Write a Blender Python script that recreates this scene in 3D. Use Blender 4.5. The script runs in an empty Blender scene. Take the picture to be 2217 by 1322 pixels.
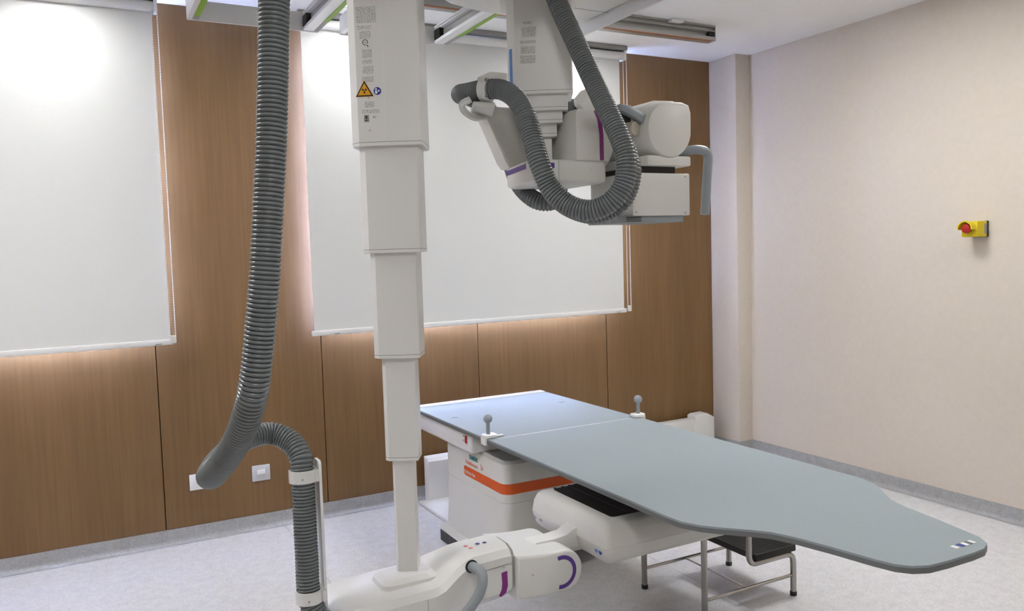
import bpy, bmesh, math, random
from mathutils import Vector, Matrix, Euler
random.seed(7)
S = bpy.context.scene
C = bpy.context.collection
PI = math.pi
R = math.radians

# ------------------------------------------------------------------ camera, world, light, exposure
YAW, PITCH, ROLL, FPX = R(28.0746), R(3.87994), R(-1.72595), 1754.75
fw = Vector((math.sin(YAW)*math.cos(PITCH), math.cos(YAW)*math.cos(PITCH), -math.sin(PITCH)))
rt = Vector((math.cos(YAW), -math.sin(YAW), 0)); up = rt.cross(fw)
r2 = math.cos(ROLL)*rt + math.sin(ROLL)*up
u2 = -math.sin(ROLL)*rt + math.cos(ROLL)*up
cam = bpy.data.cameras.new('camera'); camo = bpy.data.objects.new('camera', cam); C.objects.link(camo)
cam.sensor_width = 36; cam.lens = FPX/2217*36; cam.clip_start = 0.05
M = Matrix((r2, u2, -fw)).transposed().to_4x4(); M.translation = Vector((0, 0, 1.48))
camo.matrix_world = M
S.camera = camo

SKY_STRENGTH = 185.0
w = bpy.data.worlds.new('overcast_sky'); S.world = w; w.use_nodes = True
bg = w.node_tree.nodes['Background']; bg.inputs['Color'].default_value = (0.50, 0.60, 1.0, 1); bg.inputs['Strength'].default_value = SKY_STRENGTH

PANEL_EMIT = 28.0      # big ceiling panels over the middle of the room
SPOT_EMIT = 95.0       # small panels close to the window wall
S.cycles.sample_clamp_indirect = 0.0     # keep the daylight that bounces round the blinds
vs = S.view_settings
vs.view_transform = 'Standard'; vs.look = 'None'; vs.gamma = 1.0; vs.use_curve_mapping = False
vs.exposure = 0.0

# ------------------------------------------------------------------ materials
MATS = {}
def mat(name, col, rough=0.5, metal=0.0, spec=0.5, emit=None, noise=None, bump=None, coat=0.0):
    m = bpy.data.materials.new(name); m.use_nodes = True
    nt = m.node_tree; b = nt.nodes['Principled BSDF']
    b.inputs['Base Color'].default_value = (*col, 1); b.inputs['Roughness'].default_value = rough
    b.inputs['Metallic'].default_value = metal; b.inputs['Specular IOR Level'].default_value = spec
    if coat: b.inputs['Coat Weight'].default_value = coat
    if emit:
        b.inputs['Emission Color'].default_value = (*emit[0], 1); b.inputs['Emission Strength'].default_value = emit[1]
    if noise:                      # (scale, amount): fine mottling of the base colour
        tc = nt.nodes.new('ShaderNodeTexCoord'); n = nt.nodes.new('ShaderNodeTexNoise')
        n.inputs['Scale'].default_value = noise[0]; n.inputs['Detail'].default_value = 4
        nt.links.new(tc.outputs['Object'], n.inputs['Vector'])
        rp = nt.nodes.new('ShaderNodeValToRGB')
        a = noise[1]
        rp.color_ramp.elements[0].position = 0.3; rp.color_ramp.elements[1].position = 0.7
        rp.color_ramp.elements[0].color = (*[c*(1-a) for c in col], 1)
        rp.color_ramp.elements[1].color = (*[min(1, c*(1+a)) for c in col], 1)
        nt.links.new(n.outputs['Fac'], rp.inputs['Fac']); nt.links.new(rp.outputs['Color'], b.inputs['Base Color'])
    if bump:
        tc = nt.nodes.new('ShaderNodeTexCoord'); n = nt.nodes.new('ShaderNodeTexNoise')
        n.inputs['Scale'].default_value = bump[0]
        nt.links.new(tc.outputs['Object'], n.inputs['Vector'])
        bp = nt.nodes.new('ShaderNodeBump'); bp.inputs['Strength'].default_value = bump[1]; bp.inputs['Distance'].default_value = 0.002
        nt.links.new(n.outputs['Fac'], bp.inputs['Height']); nt.links.new(bp.outputs['Normal'], b.inputs['Normal'])
    MATS[name] = m
    return m

def wood_mat():
    m = mat('walnut_laminate', (0.2, 0.11, 0.05), 0.47, spec=0.6)
    nt = m.node_tree; b = nt.nodes['Principled BSDF']
    tc = nt.nodes.new('ShaderNodeTexCoord'); mp = nt.nodes.new('ShaderNodeMapping')
    mp.inputs['Scale'].default_value = (60, 60, 2.2); nt.links.new(tc.outputs['Object'], mp.inputs['Vector'])
    n = nt.nodes.new('ShaderNodeTexNoise'); n.inputs['Scale'].default_value = 1.0; n.inputs['Detail'].default_value = 6
    nt.links.new(mp.outputs['Vector'], n.inputs['Vector'])
    mp2 = nt.nodes.new('ShaderNodeMapping'); mp2.inputs['Scale'].default_value = (5, 5, 0.35); nt.links.new(tc.outputs['Object'], mp2.inputs['Vector'])
    n2 = nt.nodes.new('ShaderNodeTexNoise'); n2.inputs['Scale'].default_value = 1.0; n2.inputs['Detail'].default_value = 3
    nt.links.new(mp2.outputs['Vector'], n2.inputs['Vector'])
    ad = nt.nodes.new('ShaderNodeMath'); ad.operation = 'MULTIPLY_ADD'; ad.inputs[1].default_value = 0.55
    nt.links.new(n.outputs['Fac'], ad.inputs[0])
    ml = nt.nodes.new('ShaderNodeMath'); ml.operation = 'MULTIPLY'; ml.inputs[1].default_value = 0.45
    nt.links.new(n2.outputs['Fac'], ml.inputs[0]); nt.links.new(ml.outputs[0], ad.inputs[2])
    rp = nt.nodes.new('ShaderNodeValToRGB')
    e = rp.color_ramp.elements
    e[0].position = 0.28; e[0].color = (0.142, 0.071, 0.021, 1)
    e[1].position = 0.72; e[1].color = (0.218, 0.118, 0.040, 1)
    nt.links.new(ad.outputs[0], rp.inputs['Fac']); nt.links.new(rp.outputs['Color'], b.inputs['Base Color'])
    return m

def vinyl_mat(name, base, a1, a2):
    m = mat(name, base, 0.38, spec=0.4)
    nt = m.node_tree; b = nt.nodes['Principled BSDF']
    tc = nt.nodes.new('ShaderNodeTexCoord')
    n = nt.nodes.new('ShaderNodeTexNoise'); n.inputs['Scale'].default_value = 90; n.inputs['Detail'].default_value = 3
    nt.links.new(tc.outputs['Object'], n.inputs['Vector'])
    n2 = nt.nodes.new('ShaderNodeTexNoise'); n2.inputs['Scale'].default_value = 22; n2.inputs['Detail'].default_value = 5
    nt.links.new(tc.outputs['Object'], n2.inputs['Vector'])
    mx = nt.nodes.new('ShaderNodeMath'); mx.operation = 'MULTIPLY_ADD'; mx.inputs[1].default_value = 0.6
    nt.links.new(n.outputs['Fac'], mx.inputs[0])
    ml = nt.nodes.new('ShaderNodeMath'); ml.operation = 'MULTIPLY'; ml.inputs[1].default_value = 0.4
    nt.links.new(n2.outputs['Fac'], ml.inputs[0]); nt.links.new(ml.outputs[0], mx.inputs[2])
    rp = nt.nodes.new('ShaderNodeValToRGB'); e = rp.color_ramp.elements
    e[0].position = 0.38; e[0].color = (*a1, 1); e[1].position = 0.6; e[1].color = (*a2, 1)
    nt.links.new(mx.outputs[0], rp.inputs['Fac']); nt.links.new(rp.outputs['Color'], b.inputs['Base Color'])
    return m

def print_mat():
    """off-white sticker with rows of tiny illegible grey print"""
    m = mat('small_print_sticker', (0.62, 0.62, 0.6), 0.5)
    nt = m.node_tree; b = nt.nodes['Principled BSDF']
    tc = nt.nodes.new('ShaderNodeTexCoord'); sp = nt.nodes.new('ShaderNodeSeparateXYZ')
    nt.links.new(tc.outputs['UV'], sp.inputs[0])
    def mth(op, a, bb=None):
        k = nt.nodes.new('ShaderNodeMath'); k.operation = op
        for i, v in enumerate((a, bb)):
            if v is None: continue
            if isinstance(v, (int, float)): k.inputs[i].default_value = v
            else: nt.links.new(v, k.inputs[i])
        return k.outputs[0]
    rows = mth('LESS_THAN', mth('FRACT', mth('MULTIPLY', sp.outputs[1], 260.0)), 0.42)
    mp = nt.nodes.new('ShaderNodeMapping'); mp.inputs['Scale'].default_value = (330, 260, 1)
    nt.links.new(tc.outputs['UV'], mp.inputs['Vector'])
    n = nt.nodes.new('ShaderNodeTexNoise'); n.inputs['Scale'].default_value = 1.0; n.inputs['Detail'].default_value = 2
    nt.links.new(mp.outputs['Vector'], n.inputs['Vector'])
    fac = mth('MULTIPLY', rows, mth('GREATER_THAN', n.outputs['Fac'], 0.53))
    mix = nt.nodes.new('ShaderNodeMix'); mix.data_type = 'RGBA'
    mix.inputs[6].default_value = (0.62, 0.62, 0.6, 1); mix.inputs[7].default_value = (0.12, 0.12, 0.125, 1)
    nt.links.new(fac, mix.inputs[0]); nt.links.new(mix.outputs[2], b.inputs['Base Color'])
    return m

WOOD = wood_mat()
FLOORM = vinyl_mat('speckled_grey_vinyl', (0.5, 0.5, 0.5), (0.58, 0.575, 0.585), (0.71, 0.705, 0.715))
SKIRTM = vinyl_mat('grey_cove_vinyl', (0.4, 0.4, 0.4), (0.33, 0.33, 0.335), (0.42, 0.42, 0.425))
CREAM = mat('cream_wall_paint', (0.655, 0.585, 0.51), 0.7, noise=(35, 0.02), bump=(260, 0.15))
CEILM = mat('white_ceiling_paint', (0.90, 0.90, 0.905), 0.8, noise=(20, 0.01))
PLASTER = mat('white_reveal_paint', (0.75, 0.75, 0.74), 0.7)
DARKGAP = mat('dark_joint', (0.03, 0.018, 0.01), 0.8)
FABRIC = mat('white_blind_fabric', (0.74, 0.745, 0.74), 0.85, noise=(300, 0.02))
WHITE = mat('white_enamel', (0.72, 0.715, 0.70), 0.33, noise=(300, 0.012))
WHITE2 = mat('warm_white_plastic', (0.69, 0.68, 0.645), 0.38, noise=(300, 0.012))
BRIGHTW = mat('bright_white_plastic', (0.8, 0.8, 0.8), 0.35)
HOSEM = mat('grey_hose_plastic', (0.135, 0.150, 0.156), 0.25, spec=0.6)
GREYP = mat('blue_grey_plastic', (0.27, 0.30, 0.32), 0.33)
TOPM = mat('blue_grey_table_laminate', (0.285, 0.330, 0.350), 0.6, spec=0.3, noise=(250, 0.03))
EDGEM = mat('dark_grey_edging', (0.14, 0.15, 0.155), 0.45)
BLACK = mat('black_plastic', (0.012, 0.012, 0.013), 0.45)
DETBLACK = mat('black_detector_window', (0.018, 0.015, 0.014), 0.32)
RUBBER = mat('black_ribbed_rubber', (0.010, 0.010, 0.011), 0.6, noise=(200, 0.4))
STEEL = mat('brushed_steel', (0.42, 0.405, 0.385), 0.22, metal=1.0)
ALU = mat('anodised_aluminium', (0.42, 0.42, 0.41), 0.4, metal=0.6)
GREEN = mat('lime_green_strip', (0.24, 0.42, 0.035), 0.5)
ORANGE = mat('orange_stripe', (0.66, 0.095, 0.008), 0.45)
RUST = mat('orange_brown_strip', (0.36, 0.14, 0.06), 0.5)
PURPLE = mat('purple_stripe', (0.085, 0.03, 0.25), 0.45)
MAGENTA = mat('magenta_stripe', (0.22, 0.02, 0.20), 0.45)
BLUE = mat('blue_stripe', (0.10, 0.25, 0.62), 0.45)
SIGNBLUE = mat('sign_blue', (0.02, 0.04, 0.30), 0.45)
YELLOW = mat('signal_yellow', (0.72, 0.56, 0.008), 0.4)
AMBER = mat('sign_amber', (0.75, 0.36, 0.01), 0.45)
RED = mat('signal_red', (0.42, 0.014, 0.010), 0.38)
TEAL = mat('teal_print', (0.03, 0.25, 0.28), 0.5)
SALMON = mat('orange_print', (0.75, 0.16, 0.06), 0.5)
PINK = mat('pink_print', (0.75, 0.25, 0.25), 0.5)
PRINT = print_mat()
GREYST = mat('grey_sticker', (0.30, 0.30, 0.29), 0.5)
BEIGE = mat('beige_knob_plastic', (0.45, 0.42, 0.35), 0.4)
LAMPM = mat('lamp_diffuser', (0.9, 0.9, 0.9), 0.5, emit=((1.0, 0.998, 0.99), PANEL_EMIT))
SPOTM = mat('window_row_lamp_diffuser', (0.9, 0.9, 0.9), 0.5, emit=((1.0, 1.0, 0.995), SPOT_EMIT))
CONC = mat('light_blocker_grey', (0.5, 0.5, 0.5), 0.8)
def glass_mat():
    m = bpy.data.materials.new('window_glass'); m.use_nodes = True; nt = m.node_tree; nt.nodes.clear()
    o = nt.nodes.new('ShaderNodeOutputMaterial'); t = nt.nodes.new('ShaderNodeBsdfTransparent'); g = nt.nodes.new('ShaderNodeBsdfGlossy')
    g.inputs['Roughness'].default_value = 0.02
    f = nt.nodes.new('ShaderNodeFresnel'); f.inputs['IOR'].default_value = 1.45
    mx = nt.nodes.new('ShaderNodeMixShader')
    nt.links.new(f.outputs[0], mx.inputs[0]); nt.links.new(t.outputs[0], mx.inputs[1]); nt.links.new(g.outputs[0], mx.inputs[2])
    nt.links.new(mx.outputs[0], o.inputs[0]); return m
GLASS = glass_mat()

# ------------------------------------------------------------------ mesh helpers
def tag(o, label=None, cat=None, group=None, kind=None):
    if label: o['label'] = label
    if cat: o['category'] = cat
    if group: o['group'] = group
    if kind: o['kind'] = kind
    return o
def empty(name, loc, label, cat, group=None, kind=None):
    o = bpy.data.objects.new(name, None); C.objects.link(o); o.location = loc; o.empty_display_size = 0.05
    return tag(o, label, cat, group, kind)
def smooth(me, ang=35):
    me.polygons.foreach_set('use_smooth', [True]*len(me.polygons))
    try: me.set_sharp_from_angle(angle=R(ang))
    except Exception: pass
def obj(name, bm, m, parent=None, ang=35, label=None):
    """link bmesh (world coordinates) as one mesh object, optionally under parent"""
    bmesh.ops.recalc_face_normals(bm, faces=bm.faces)
    me = bpy.data.meshes.new(name); bm.to_mesh(me); bm.free(); smooth(me, ang)
    me.materials.append(m)
    o = bpy.data.objects.new(name, me); C.objects.link(o)
    if parent is not None:
        o.parent = parent
        if parent.type == 'EMPTY': o.matrix_parent_inverse = Matrix.Translation(-parent.location)
    if label: o['label'] = label
    return o
def thing(name, bm, m, label, cat, group=None, kind=None, origin=None, ang=35):
    o = obj(name, bm, m, ang=ang); return tag(o, label, cat, group, kind)
def struct(name, bm, m, label=None, parent=None):
    o = obj(name, bm, m, parent); o['kind'] = 'structure'
    if label: o['label'] = label
    return o
def box(bm, x0, x1, y0, y1, z0, z1, bev=0.0, seg=2):
    r = bmesh.ops.create_cube(bm, size=1.0)
    vs_ = r['verts']
    for v in vs_:
        v.co = Vector((x0 if v.co.x < 0 else x1, y0 if v.co.y < 0 else y1, z0 if v.co.z < 0 else z1))
    if bev > 0:
        es = list({e for v in vs_ for e in v.link_edges})
        bmesh.ops.bevel(bm, geom=es, offset=bev, segments=seg, profile=0.5, affect='EDGES')
    return bm
def B(x0, x1, y0, y1, z0, z1, bev=0.0, seg=2): return box(bmesh.new(), x0, x1, y0, y1, z0, z1, bev, seg)
def prism(bm, pts, axis, a0, a1, bev=0.0, seg=2):
    """extrude a closed 2D outline. axis 'y': pts=(x,z); 'z': pts=(x,y); 'x': pts=(y,z)"""
    def P(p, a):
        return {'y': (p[0], a, p[1]), 'z': (p[0], p[1], a), 'x': (a, p[0], p[1])}[axis]
    v0 = [bm.verts.new(P(p, a0)) for p in pts]; v1 = [bm.verts.new(P(p, a1)) for p in pts]
    n = len(pts)
    f0 = bm.faces.new(v0); f1 = bm.faces.new(v1[::-1])
    for i in range(n): bm.faces.new((v0[i], v0[(i+1) % n], v1[(i+1) % n], v1[i]))
    if bev > 0:
        bmesh.ops.recalc_face_normals(bm, faces=bm.faces)
        es = list(set(f0.edges) | set(f1.edges))
        bmesh.ops.bevel(bm, geom=es, offset=bev, segments=seg, profile=0.5, affect='EDGES')
    return bm
def rrect(x0, x1, y0, y1, r, n=5):
    o = []
    for cx, cy, a in ((x1-r, y1-r, 0), (x0+r, y1-r, 90), (x0+r, y0+r, 180), (x1-r, y0+r, 270)):
        for k in range(n+1):
            t = R(a + 90*k/n); o.append((cx+r*math.cos(t), cy+r*math.sin(t)))
    return o
def catmull(pts, per=12, closed=False):
    p = [Vector(q) for q in pts]; out = []
    n = len(p)
    for i in range(n-1):
        a = p[max(i-1, 0)]; b = p[i]; c_ = p[i+1]; d = p[min(i+2, n-1)]
        for k in range(per):
            t = k/per
            out.append(0.5*((2*b)+(c_-a)*t+(2*a-5*b+4*c_-d)*t*t+(3*b-a-3*c_+d)*t**3))
    out.append(p[-1]); return out
def resample(pts, step):
    L = [0]
    for i in range(1, len(pts)): L.append(L[-1]+(pts[i]-pts[i-1]).length)
    n = max(2, int(L[-1]/step)); out = []; j = 0
    for k in range(n+1):
        s = L[-1]*k/n
        while j < len(L)-2 and L[j+1] < s: j += 1
        t = (s-L[j])/max(1e-9, L[j+1]-L[j]); out.append(pts[j].lerp(pts[j+1], t))
    return out
def sweep(bm, pts, rad, seg=12, flat=1.0, cap=True):
    """tube along pts; rad = number or list per point"""
    n = len(pts); T = []
    for i in range(n):
        T.append((pts[min(i+1, n-1)]-pts[max(i-1, 0)]).normalized())
    u = T[0].orthogonal().normalized(); rings = []
    for i in range(n):
        u = (u - T[i]*u.dot(T[i])).normalized(); v = T[i].cross(u)
        r = rad[i] if isinstance(rad, (list, tuple)) else rad
        rings.append([bm.verts.new(pts[i]+u*(r*math.cos(2*PI*k/seg))+v*(r*flat*math.sin(2*PI*k/seg))) for k in range(seg)])
    for i in range(n-1):
        for k in range(seg):
            bm.faces.new((rings[i][k], rings[i][(k+1) % seg], rings[i+1][(k+1) % seg], rings[i+1][k]))
    if cap:
        bm.faces.new(rings[0][::-1]); bm.faces.new(rings[-1])
    return bm
def tube(pts, r, seg=12, per=8, smooth_path=True):
    p = catmull(pts, per) if smooth_path else [Vector(q) for q in pts]
    return sweep(bmesh.new(), p, r, seg)
def bendpath(pts, rad, n=6):
    """polyline with rounded corners"""
    p = [Vector(q) for q in pts]; out = [p[0]]
    for i in range(1, len(p)-1):
        a = (p[i-1]-p[i]); b = (p[i+1]-p[i]); la, lb = a.length, b.length
        d = min(rad, la*0.49, lb*0.49); A = p[i]+a.normalized()*d; Bq = p[i]+b.normalized()*d
        for k in range(n+1):
            t = k/n; out.append((1-t)**2*A+2*(1-t)*t*p[i]+t*t*Bq)
    out.append(p[-1]); return out
def lathe(bm, prof, origin, axis=Vector((0, 0, 1)), seg=20):
    """prof = [(radius, height)] about axis from origin"""
    axis = Vector(axis).normalized(); u = axis.orthogonal().normalized(); v = axis.cross(u); o = Vector(origin)
    rings = [[bm.verts.new(o+axis*h+u*(r*math.cos(2*PI*k/seg))+v*(r*math.sin(2*PI*k/seg))) for k in range(seg)] for r, h in prof]
    for i in range(len(prof)-1):
        for k in range(seg):
            bm.faces.new((rings[i][k], rings[i][(k+1) % seg], rings[i+1][(k+1) % seg], rings[i+1][k]))
    bm.faces.new(rings[0][::-1]); bm.faces.new(rings[-1]); return bm
def disc(origin, axis, r, t=0.0015, seg=20):
    return lathe(bmesh.new(), [(r, 0), (r, t)], origin, axis, seg)
def loft(secs, axis='x', cap=True):
    """secs: list of (a, [(p,q)...]) rings with equal counts; axis x: (a,p,q)"""
    bm = bmesh.new(); rings = []
    for a, pts in secs:
        rings.append([bm.verts.new((a, p, q) if axis == 'x' else ((p, a, q) if axis == 'y' else (p, q, a))) for p, q in pts])
    n = len(rings[0])
    for i in range(len(rings)-1):
        for k in range(n): bm.faces.new((rings[i][k], rings[i][(k+1) % n], rings[i+1][(k+1) % n], rings[i+1][k]))
    if cap: bm.faces.new(rings[0][::-1]); bm.faces.new(rings[-1])
    return bm
def plate(pts3, nrm, t=0.0012):
    """thin raised plate from a planar 3D outline, thickness t along nrm"""
    bm = bmesh.new(); n = Vector(nrm).normalized()
    v0 = [bm.verts.new(Vector(p)) for p in pts3]; v1 = [bm.verts.new(Vector(p)+n*t) for p in pts3]
    k = len(pts3); bm.faces.new(v0[::-1]); bm.faces.new(v1)
    for i in range(k): bm.faces.new((v0[i], v0[(i+1) % k], v1[(i+1) % k], v1[i]))
    return bm
class Face:
    """2D drawing frame on a planar facet: o origin, u right, v up, n outward"""
    def __init__(s, o, u, v): s.o = Vector(o); s.u = Vector(u).normalized(); s.v = Vector(v).normalized(); s.n = s.u.cross(s.v)
    def p(s, a, b, h=0.0): return s.o+s.u*a+s.v*b+s.n*h
    def poly(s, pts, h=0.0003, t=0.0007): return plate([s.p(a, b, h) for a, b in pts], s.n, t)
    def rect(s, a0, a1, b0, b1, h=0.0003, t=0.0007): return s.poly([(a0, b0), (a1, b0), (a1, b1), (a0, b1)], h, t)
    def circ(s, a, b, r, h=0.0003, t=0.0007, n=24): return s.poly([(a+r*math.cos(2*PI*k/n), b+r*math.sin(2*PI*k/n)) for k in range(n)], h, t)
    def ring(s, a, b, r0, r1, t0=0, t1=360, h=0.0003, t=0.0007, n=28):
        o = [(a+r1*math.cos(R(t0+(t1-t0)*k/n)), b+r1*math.sin(R(t0+(t1-t0)*k/n))) for k in range(n+1)]
        i = [(a+r0*math.cos(R(t1-(t1-t0)*k/n)), b+r0*math.sin(R(t1-(t1-t0)*k/n))) for k in range(n+1)]
        bm = bmesh.new()
        for k in range(n):
            q = [o[k], o[k+1], i[n-k-1], i[n-k]]
            vv = [bm.verts.new(s.p(x, y, h+t)) for x, y in q]; bm.faces.new(vv)
        bmesh.ops.remove_doubles(bm, verts=bm.verts, dist=1e-6)
        return bm
    def text(s, body, a, b, size, m, parent, name='lettering', h=0.0012, label=None, bold=False, squash=1.0):
        cu = bpy.data.curves.new('tmp', 'FONT'); cu.body = body; cu.size = size; cu.extrude = 0.0003; cu.resolution_u = 3
        if bold: cu.offset = size*0.02
        to = bpy.data.objects.new('tmp', cu); C.objects.link(to)
        dg = bpy.context.evaluated_depsgraph_get(); me = bpy.data.meshes.new_from_object(to.evaluated_get(dg))
        bpy.data.objects.remove(to); bpy.data.curves.remove(cu)
        for v in me.vertices: v.co = s.p(a+v.co.x*squash, b+v.co.y, h+v.co.z)
        me.name = name; me.materials.clear(); me.materials.append(m)
        o = bpy.data.objects.new(name, me); C.objects.link(o)
        if parent is not None:
            o.parent = parent
            if parent.type == 'EMPTY': o.matrix_parent_inverse = Matrix.Translation(-parent.location)
        if label: o['label'] = label
        return o
    def sticker(s, a0, a1, b0, b1, parent, name='printed_label'):
        bm = bmesh.new(); uv = bm.loops.layers.uv.new('UVMap')
        q = [(a0, b0), (a1, b0), (a1, b1), (a0, b1)]
        f = bm.faces.new([bm.verts.new(s.p(x, y, 0.0008)) for x, y in q])
        for l, (x, y) in zip(f.loops, q): l[uv].uv = (x+0.37, y)
        g = [bm.verts.new(s.p(x, y, 0.0001)) for x, y in q]; tv = list(f.verts)
        for i in range(4): bm.faces.new((g[i], g[(i+1) % 4], tv[(i+1) % 4], tv[i]))
        return obj(name, bm, PRINT, parent)

# ------------------------------------------------------------------ room shell
YB, XR, XL, YF, ZC = 4.516, 4.19, -2.0, -1.6, 2.78
SILL, HEAD = 1.052, 2.70
fl = empty('floor', (1, 1.4, 0), 'pale grey speckled vinyl sheet floor', None, kind='structure')
xs = [XL-0.1, -0.47, 0.93, 2.33, 3.73, XR+0.05]
for i in range(5):
    obj('vinyl_sheet', B(xs[i]+0.0012, xs[i+1]-0.0012, YF-0.1, YB+0.05, -0.02, 0.0), FLOORM, fl)
obj('screed', B(XL-0.1, XR+0.2, YF-0.1, YB+0.3, -0.08, -0.003), EDGEM, fl)
SPOTS = (-0.05, 1.36, 2.74); SPY, SPH = 4.13, 0.085      # lamps recessed along the window wall
bm = bmesh.new(); zc1 = ZC+0.1
box(bm, XL-0.1, XR+0.2, YF-0.1, SPY-SPH, ZC, zc1); box(bm, XL-0.1, XR+0.2, SPY+SPH, YB+0.34, ZC, zc1)
ex = [XL-0.1] + [v for x in SPOTS for v in (x-SPH, x+SPH)] + [XR+0.2]
for i in range(0, len(ex), 2): box(bm, ex[i], ex[i+1], SPY-SPH, SPY+SPH, ZC, zc1)
struct('ceiling', bm, CEILM, 'white plasterboard ceiling')
struct('wall_left', B(XL-0.1, XL, YF-0.1, YB+0.3, 0, ZC), CREAM, 'cream painted wall to the left')
struct('wall_front', B(XL-0.1, XR+0.2, YF-0.1, YF, 0, ZC), CREAM, 'cream painted wall behind the viewer')
struct('wall_right', B(XR, XR+0.2, YF-0.1, YB+0.3, 0, ZC), CREAM, 'plain cream painted wall with an emergency stop')
bm = bmesh.new(); box(bm, 4.064, XR+0.05, 4.254, YB+0.02, 0, ZC, 0.006, 2)
struct('wall_pilaster', bm, CREAM, 'cream boxed pilaster in the corner beside the wood panels')

# window wall: masonry with two openings, faced with laminate panels
wb = empty('wall_back', (1.5, 4.6, 0), 'window wall faced with brown wood laminate panels', None, kind='structure')
W1 = (-1.63, 0.3286); W2 = (1.1839, 3.1275)
YM0, YM1 = YB+0.022, YB+0.26
bm = bmesh.new()
box(bm, XL-0.1, XR+0.2, YM0, YM1, 0, SILL)
box(bm, XL-0.1, XR+0.2, YM0, YM1, HEAD, ZC)
for a, b in ((XL-0.1, W1[0]), (W1[1], W2[0]), (W2[1], XR+0.2)): box(bm, a, b, YM0, YM1, SILL, HEAD)
obj('masonry', bm, PLASTER, wb)
g = 0.0022
def panel(x0, x1, z0, z1): obj('panel', B(x0+g, x1-g, YB, YB+0.0215, z0, z1, 0.0012, 1), WOOD, wb)
SKZ = 0.08
panel(XL, W1[0], SKZ, ZC-0.001)
panel(W1[0], -0.651, SKZ, SILL); panel(-0.651, W1[1], SKZ, SILL); panel(W1[0], W1[1], HEAD, ZC-0.001)
panel(W1[1], W2[0], SKZ, ZC-0.001)
panel(W2[0], 2.162, SKZ, SILL); panel(2.162, W2[1], SKZ, SILL); panel(W2[0], W2[1], HEAD, ZC-0.001)
panel(W2[1], 4.064, SKZ, ZC-0.001)
obj('joint_backing', B(XL, 4.07, YB+0.016, YB+0.0225, SKZ, SILL-0.004), DARKGAP, wb)
for n, (a, b) in ((1, W1), (2, W2)):
    wd = empty('window_%d' % n, ((a+b)/2, YB+0.2, SILL), 'window behind the %s roller blind' % ('left' if n == 1 else 'right'), None, kind='structure')
    f = bmesh.new(); y0, y1 = YB+0.19, YB+0.245; t = 0.055
    box(f, a, b, y0, y1, SILL+0.008, SILL+0.008+t); box(f, a, b, y0, y1, HEAD-t, HEAD)
    for x in (a, (a+b)/2-t/2, b-t): box(f, x, x+t, y0, y1, SILL+0.008+t, HEAD-t)
    obj('window_frame', f, BRIGHTW, wd)
    for x0, x1 in ((a+t, (a+b)/2-t/2), ((a+b)/2+t/2, b-t)):
        obj('pane', B(x0, x1, y0+0.022, y0+0.028, SILL+0.008+t, HEAD-t), GLASS, wd)
    obj('sill', B(a, b, YB+0.002, YM1, SILL, SILL+0.008), BRIGHTW, wd)
    l = bpy.data.lights.new('window_portal', 'AREA'); l.shape = 'RECTANGLE'; l.size = b-a-2*t; l.size_y = HEAD-SILL-2*t-0.02
    l.cycles.is_portal = True
    lo = bpy.data.objects.new('window_portal', l); C.objects.link(lo)
    lo.location = ((a+b)/2, YM1+0.005, (SILL+HEAD)/2+0.01); lo.rotation_euler = (R(-90), 0, 0)
struct('sky_block_eaves', B(XL-0.1, XR+0.4, YM1, YB+0.73, 2.76, 2.9), CONC, 'unseen overhang added outside the windows to cut high sky light')  # added out of view: limits how steeply sky light enters the windows

struct('added_dark_ground', B(-14, 18, YM1, 14, -3.6, -3.5), mat('added_ground_dark', (0.06, 0.06, 0.065), 0.9), 'unseen dark ground added below the windows to cut low light')  # added out of view: keeps light from coming up below the horizon
struct('sky_block_facade', B(-14, 18, 11.0, 11.4, -3.5, 6.2), CONC, 'unseen wall block added outside to cut low sky light')  # added out of view: blocks low sky so the glow stays low

# coved vinyl skirting
def cove(name, pts2d, label):
    """skirting with a coved foot along a plan polyline; room lies to the left of the direction of travel"""
    prof = [(0.0, SKZ), (0.006, SKZ)]
    prof += [(0.006, 0.028)] + [(0.006+0.026*(1-math.cos(R(t))), 0.028-0.026*math.sin(R(t))) for t in (20, 40, 60, 80)] + [(0.034, 0.0015), (0.0, 0.0015)]
    bm = bmesh.new(); rings = []
    n = len(pts2d)
    for i in range(n):
        p = Vector(pts2d[i])
        d0 = (p-Vector(pts2d[i-1])).normalized() if i > 0 else None
        d1 = (Vector(pts2d[i+1])-p).normalized() if i < n-1 else None
        n0 = Vector((-d0.y, d0.x)) if d0 else None; n1 = Vector((-d1.y, d1.x)) if d1 else None
        if n0 and n1: m = (n0+n1); m = m/(m.dot(n0))
        else: m = n0 or n1
        rings.append([bm.verts.new((p.x+m.x*a, p.y+m.y*a, z)) for a, z in prof])
    k = len(prof)
    for i in range(n-1):
        for j in range(k): bm.faces.new((rings[i][j], rings[i][(j+1) % k], rings[i+1][(j+1) % k], rings[i+1][j]))
    bm.faces.new(rings[0][::-1]); bm.faces.new(rings[-1])
    return struct(name, bm, SKIRTM, label)
cove('baseboard_back', [(4.03, YB), (XL, YB)], 'grey coved vinyl skirting below the wood panels')
cove('baseboard_right', [(XR, YF), (XR, 4.254), (4.064, 4.254), (4.064, YB)], 'grey coved vinyl skirting below the cream wall')

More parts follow.
